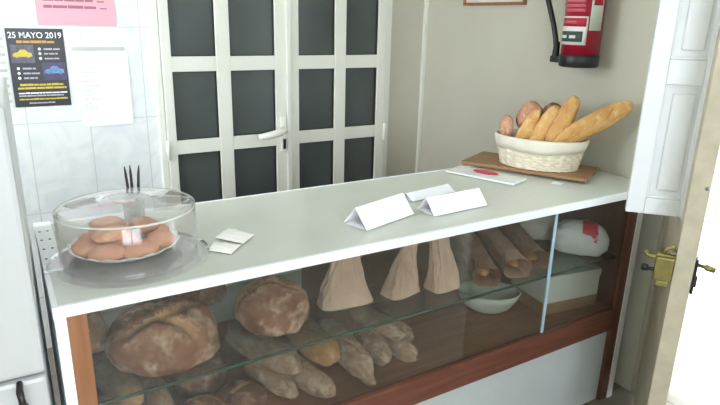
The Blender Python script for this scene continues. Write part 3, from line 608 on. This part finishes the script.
# ------------------------------------------------------------------ on the counter top
ZC = .9515
# glass cake dish with dome
T = thing('cake_dish', 'round glass dish with a clear flat topped dome at counter left end', 'cake dome', (.237, 1.498, ZC))
bm = bmesh.new(); lathe(bm, [(0, 0), (.178, 0), (.193, .006), (.195, .009), (.177, .006), (0, .006)], 72); obj('base_dish', bm, M['dome_glass'], T, True)
t_ = .003; h_ = .146
prof = [(.164, .007), (.166, .02), (.166, h_-.012), (.162, h_-.004), (.150, h_), (.085, h_+.009), (.060, h_+.012), (.058, h_+.016), (.050, h_+.021), (.040, h_+.020), (.034, h_+.013), (0, h_+.012)]
inner = [(0, h_+.009), (.034, h_+.010), (.060, h_+.008), (.085, h_+.006), (.149, h_-.003), (.160, h_-.008), (.163, h_-.015), (.163, .02), (.161, .007), (.164, .007)]
bm = bmesh.new(); lathe(bm, prof+inner, 72); dm = obj('dome', bm, M['dome_glass'], T, True)
bm = bmesh.new(); lathe(bm, [(.166, h_-.009), (.1668, h_-.006), (.166, h_-.003), (.1645, h_-.006), (.166, h_-.009)], 72); obj('rim', bm, M['film'], dm, True)
D = thing('plate', 'white scalloped paper plate of buns under the glass dome', 'plate', (.233, 1.548, ZC+.0075))
bm = bmesh.new(); seg = 96; prev = None
for r_, z in ((0, .004), (.09, .004), (.11, .008), (.128, .020), (.136, .024)):
    ring = []
    for k in range(seg):
        a = 2*PI*k/seg; sc_ = 1+(.02*math.sin(18*a) if r_ > .12 else 0); ring.append(bm.verts.new((r_*sc_*math.cos(a), r_*.95*sc_*math.sin(a), z+(.003*math.sin(18*a) if r_ > .12 else 0))))
    if prev:
        for k in range(seg): bm.faces.new((prev[k], prev[(k+1) % seg], ring[(k+1) % seg], ring[k]))
    prev = ring
bmesh.ops.remove_doubles(bm, verts=bm.verts[:], dist=.00001)
pl = obj('doily', bm, M['doily'], D, True); md = pl.modifiers.new('t', 'SOLIDIFY'); md.thickness = .0012; md.offset = 1
bun_desc = [('front left bun on the plate under the dome', -.052, -.064, 0, -.5), ('front centre bun of the plate under the dome', .022, -.074, 0, .15), ('front right reddish bun on the plate', .082, -.024, 0, 1.0),
            ('leftmost bun at the plate rim under the dome', -.090, .0, 0, 1.5), ('right rear bun by the plate rim under the dome', .082, .050, 0, 1.9), ('rear bun at the back of the plate, left half', -.060, .066, 0, .6), ('rear bun at the back of the plate, right half', .014, .088, 0, -.2),
            ('middle bun resting on the others, top left', -.034, -.006, .031, .3), ('pinkish bun lying uppermost on the right of the pile', .050, .026, .031, .8), ('bun on top of the pile near the back of the plate', -.030, .062, .034, .1), ('bun in the hollow at the middle of the plate, circled by the others', -.004, .008, .004, .4)]
for i, (lb, x, y, z, rz) in enumerate(bun_desc):
    loaf('bun', lb, (.233+x*1.03, 1.548+y*1.0, ZC+.0135+z), (.046, .037, .021), 'roll' if i == 8 else 'cookie', 50+i, rz, (), ((.12*(i % 3)-.1)*(z > 0), (.2-.1*(i % 4))*(z > 0)), 'buns on the plate under the dome', 'bun', sub=4, lump=.12, rough=.05, flat=.7, pw=2.0)
# pens in a holder behind the dome
T = thing('pen_holder', 'small clear holder with three dark pens behind the glass dome', 'pen holder', (.305, 1.80, ZC))
bm = bmesh.new(); lathe(bm, [(0, 0), (.030, 0), (.032, .09), (.029, .09), (.027, .004), (0, .004)], 32); obj('cup', bm, M['film'], T, True)
for i, (dx, dy, tx) in enumerate(((-.004, 0, -.012), (.003, .008, -.002), (.008, -.004, .016))):
    pn = bmesh.new(); tube(pn, [(dx*.4, dy, .005), (dx+tx*.6, dy, .10), (dx+tx*.85, dy, .15), (dx+tx, dy, .172)], [.004, .0045, .004, .0015], 10)
    o = obj('pen', pn, M['pen'], None, True, (.305, 1.80, ZC)); tag(o, ['leftmost dark pen behind the glass dome', 'middle dark pen behind the glass dome', 'rightmost dark pen leaning right behind the glass dome'][i], 'pen', 'pens behind the glass dome')
# folded price cards
def tent(label, pa, pb, w, h, back_off, seed, loc_z=ZC, m='paper'):
    """folded card standing like a tent: pa to pb is the foot of the near face"""
    a = Vector((pa[0], pa[1])); b_ = Vector((pb[0], pb[1])); d = (b_-a); Ln = d.length; d.normalize(); nr = Vector((-d.y, d.x))
    bm = bmesh.new(); t = .0012
    def slab(q0, q1):  # q = (offset across, z)
        v = []
        dirv = Vector((q1[0]-q0[0], q1[1]-q0[1])).normalized(); nn = Vector((-dirv.y, dirv.x))*t
        for s in (0, Ln):
            for q in ((q0[0], q0[1]), (q1[0], q1[1]), (q1[0]+nn.x, q1[1]+nn.y), (q0[0]+nn.x, q0[1]+nn.y)):
                p = a+d*s+nr*q[0]; v.append(bm.verts.new((p.x-a.x, p.y-a.y, q[1])))
        for f in ((0, 1, 2, 3), (7, 6, 5, 4), (0, 4, 5, 1), (1, 5, 6, 2), (2, 6, 7, 3), (3, 7, 4, 0)): bm.faces.new([v[i] for i in f])
    slab((0, .001), (w*.5, h)); slab((w, .001), (w*.5, h)); slab((w*.12, .001), (w*.9, .0012))
    o = obj('price_card', bm, M[m], None, False, (a.x, a.y, loc_z)); return tag(o, label, 'price card', 'folded white cards on the counter')
tent('leftmost folded white price card on the counter top', (.884, 1.388), (1.108, 1.455), .098, .062, 0, 1)
tent('folded white price card nearest the front edge, right of the other two', (1.150, 1.402), (1.392, 1.414), .09, .052, 0, 2)
tent('low folded white card behind the right hand price card', (1.185, 1.565), (1.405, 1.600), .075, .022, 0, 3)
# two little packets near the dome
for (lb, pts) in (('small creased paper packet nearest the dome and the front edge', [(.424, 1.452), (.470, 1.400), (.515, 1.452), (.455, 1.505)]), ('second creased paper packet, further from the front edge', [(.470, 1.535), (.522, 1.455), (.575, 1.505), (.530, 1.59)])):
    bm = bmesh.new(); N = 14; c = Vector((sum(p[0] for p in pts)/4, sum(p[1] for p in pts)/4)); g_ = []
    for j in range(N+1):
        row = []
        for i in range(N+1):
            u, v = i/N, j/N; p = (Vector(pts[0])*(1-u)+Vector(pts[1])*u)*(1-v)+(Vector(pts[3])*(1-u)+Vector(pts[2])*u)*v-c
            row.append(bm.verts.new((p.x, p.y, .003+.006*math.sin(PI*u)*math.sin(PI*v)+.005*abs(noise.noise(Vector((u*3+c.x*9, v*4, 0)))))))
        g_.append(row)
    for j in range(N):
        for i in range(N): bm.faces.new((g_[j][i], g_[j][i+1], g_[j+1][i+1], g_[j+1][i]))
    o = obj('paper_packet', bm, M['doily'], None, False, (c.x, c.y, ZC-.0005)); md = o.modifiers.new('t', 'SOLIDIFY'); md.thickness = .0015; tag(o, lb, 'packet', 'creased packets beside the dome')
# flat red and white pack in front of the tray
T = thing('flat_packet', 'flat white packet with a red print lying against the wooden board', 'packet', (1.664, 1.722, ZC), math.atan2(-.29, .10))
bm = bmesh.new(); bx(bm, -.155, .155, -.055, .068, 0, .010, .004)
for v in bm.verts: v.co.z *= 1+.25*noise.noise(v.co*20)
obj('packet_body', bm, M['plastic_bag'], T)
bm = bmesh.new(); lathe(bm, [(0, 0), (.05, 0), (.05, .001), (0, .001)], 40, (-.01, .030, .0112), (1.15, .60)); obj('red_print', bm, M['bag_red'], T)
# wooden boards under the basket
ab = math.atan2(-.48, .23)
T = thing('wooden_board', 'upper brown wooden board under the bread basket', 'board', (1.945, 1.735, ZC+.010), ab)
box('board', M['tray_wood'], -.270, .262, -.130, .128, 0, .010, parent=T, bev=.002)
T = thing('wooden_board', 'lower brown wooden board sticking out under the upper one', 'board', (1.952, 1.742, ZC), ab+R(2.5))
box('board', M['tray_wood'], -.272, .255, -.118, .118, 0, .0095, parent=T, bev=.002)
T = thing('paper_slip', 'small white paper slip poking out under the wooden boards', 'paper', (1.905, 1.53, ZC-.0003), R(-66))
box('slip', M['paper'], -.02, .02, -.075, -.034, 0, .0009, parent=T)

# wicker basket
BX, BY, BZ = 1.955, 1.705, ZC+.0215
T = thing('bread_basket', 'oval white wicker basket lined with cloth, holding baguettes', 'basket', (BX, BY, BZ), R(-61))
bm = bmesh.new(); NA, NR = 264, 54; HB = .122; rings = []
for j in range(NR+1):
    t = j/NR; ra = .160+.028*t; rb = .108+.020*t; ring = []
    for i in range(NA):
        a = 2*PI*i/NA; weave = .0030*math.sin(22*a+PI*(int(t*9) % 2))*abs(math.sin(t*9*PI))+.0045*max(0, math.cos(22*a)); rib = .0012*math.sin(t*10*PI*2)
        ring.append(bm.verts.new(((ra+weave+rib)*math.cos(a), (rb+weave+rib)*math.sin(a), HB*t)))
    rings.append(ring)
for j in range(6, -1, -1):  # inner wall
    t = j/6; rings.append([bm.verts.new(((.160+.028*t-.006)*math.cos(2*PI*i/NA), (.108+.020*t-.006)*math.sin(2*PI*i/NA), max(.005, HB*t))) for i in range(NA)])
for p_, q_ in zip(rings, rings[1:]):
    for i in range(NA): bm.faces.new((p_[i], p_[(i+1) % NA], q_[(i+1) % NA], q_[i]))
bm.faces.new(rings[0][::-1]); bm.faces.new(rings[-1]); obj('wicker_body', bm, M['wicker'], T, True)
bm = bmesh.new()
for s in (0, PI):
    tube(bm, [((.161)*math.cos(2*PI*i/60)+.0018*math.cos(2*PI*i/60)*math.sin(15*2*PI*i/60+s), .109*math.sin(2*PI*i/60)+.0, .004+.002*math.cos(15*2*PI*i/60+s)) for i in range(61)], .0035, 8)
obj('braided_foot', bm, M['wicker'], T, True)
bm = bmesh.new(); rings = []; prof = [(-.010, .070, 0), (-.006, .1225, 0), (0, .130, 0), (.007, .128, .2), (.009, .122, .6), (.009, .098, 1), (.007, .076, 1.3)]
for (o_, z, wv) in prof:
    t = min(1, z/HB); ring = []
    for i in range(NA):
        a = 2*PI*i/NA; ww = .0030*wv*noise.noise(Vector((math.cos(a)*5, math.sin(a)*5, z*9))); dz = .010*wv*noise.noise(Vector((math.cos(a)*1.6, math.sin(a)*1.6, 4)))
        ring.append(bm.verts.new(((.160+.028*t+o_+ww)*math.cos(a), (.108+.020*t+o_+ww)*math.sin(a), z+dz)))
    rings.append(ring)
for p_, q_ in zip(rings, rings[1:]):
    for i in range(NA): bm.faces.new((p_[i], p_[(i+1) % NA], q_[(i+1) % NA], q_[i]))
o = obj('cloth_liner', bm, M['cloth'], T, True); md = o.modifiers.new('t', 'SOLIDIFY'); md.thickness = .0015
# bread standing in the basket: axis from foot point to tip
def stick(label, foot, tip, r_, m, seed, n_=3, name='baguette', cat='bread', rv=1.0, group='breads in the wicker basket'):
    f = Vector(foot); t = Vector(tip); d = t-f; Ln = d.length
    bm = loaf_mesh(Ln/2, r_, r_*rv, seed, baton_cuts(n_) if n_ else (), flat=.8, pw=2.35, sub=5, lump=.10, cw=.045)
    zc = sum(v.co.z for v in bm.verts)/len(bm.verts)
    for v in bm.verts: v.co.z -= zc
    o = obj(name, bm, [M[m], M['baguette' if m == 'baguette' else 'crumb']], None, True, (f+t)/2)
    xax = d.normalized(); toC = Vector((-.79, -.5, .35)); zax = (toC-xax*toC.dot(xax)).normalized(); yax = zax.cross(xax)
    o.rotation_mode = 'QUATERNION'; o.rotation_quaternion = Matrix((xax, yax, zax)).transposed().to_quaternion(); return tag(o, label, cat, group)
stick('long baguette reaching far out of the basket to the right', (1.955, 1.635, 1.075), (2.165, 1.448, 1.258), .043, 'baguette', 61, 4)
stick('upright baguette in the basket just left of the long slanting one', (1.945, 1.665, 1.040), (2.045, 1.620, 1.272), .037, 'baguette', 62, 3)
stick('baguette in the middle of the basket, leaning right', (1.905, 1.715, 1.040), (2.000, 1.672, 1.232), .034, 'baguette', 63, 3)
stick('short golden roll in the basket left of the middle baguette', (1.880, 1.765, 1.040), (1.955, 1.738, 1.205), .032, 'baguette', 64, 2)
stick('pinkish brown round roll on top at the back left of the basket', (1.945, 1.800, 1.110), (1.985, 1.780, 1.235), .050, 'roll', 65, 1, name='bread_roll')
stick('reddish brown crusty roll behind the baguettes in the basket', (2.000, 1.735, 1.110), (2.040, 1.715, 1.232), .044, 'loaf_dark', 66, 1, name='bread_roll')
stick('small roll with pointed tip at the far left of the basket', (1.870, 1.822, 1.070), (1.866, 1.828, 1.178), .029, 'roll', 67, 1, name='bread_roll')
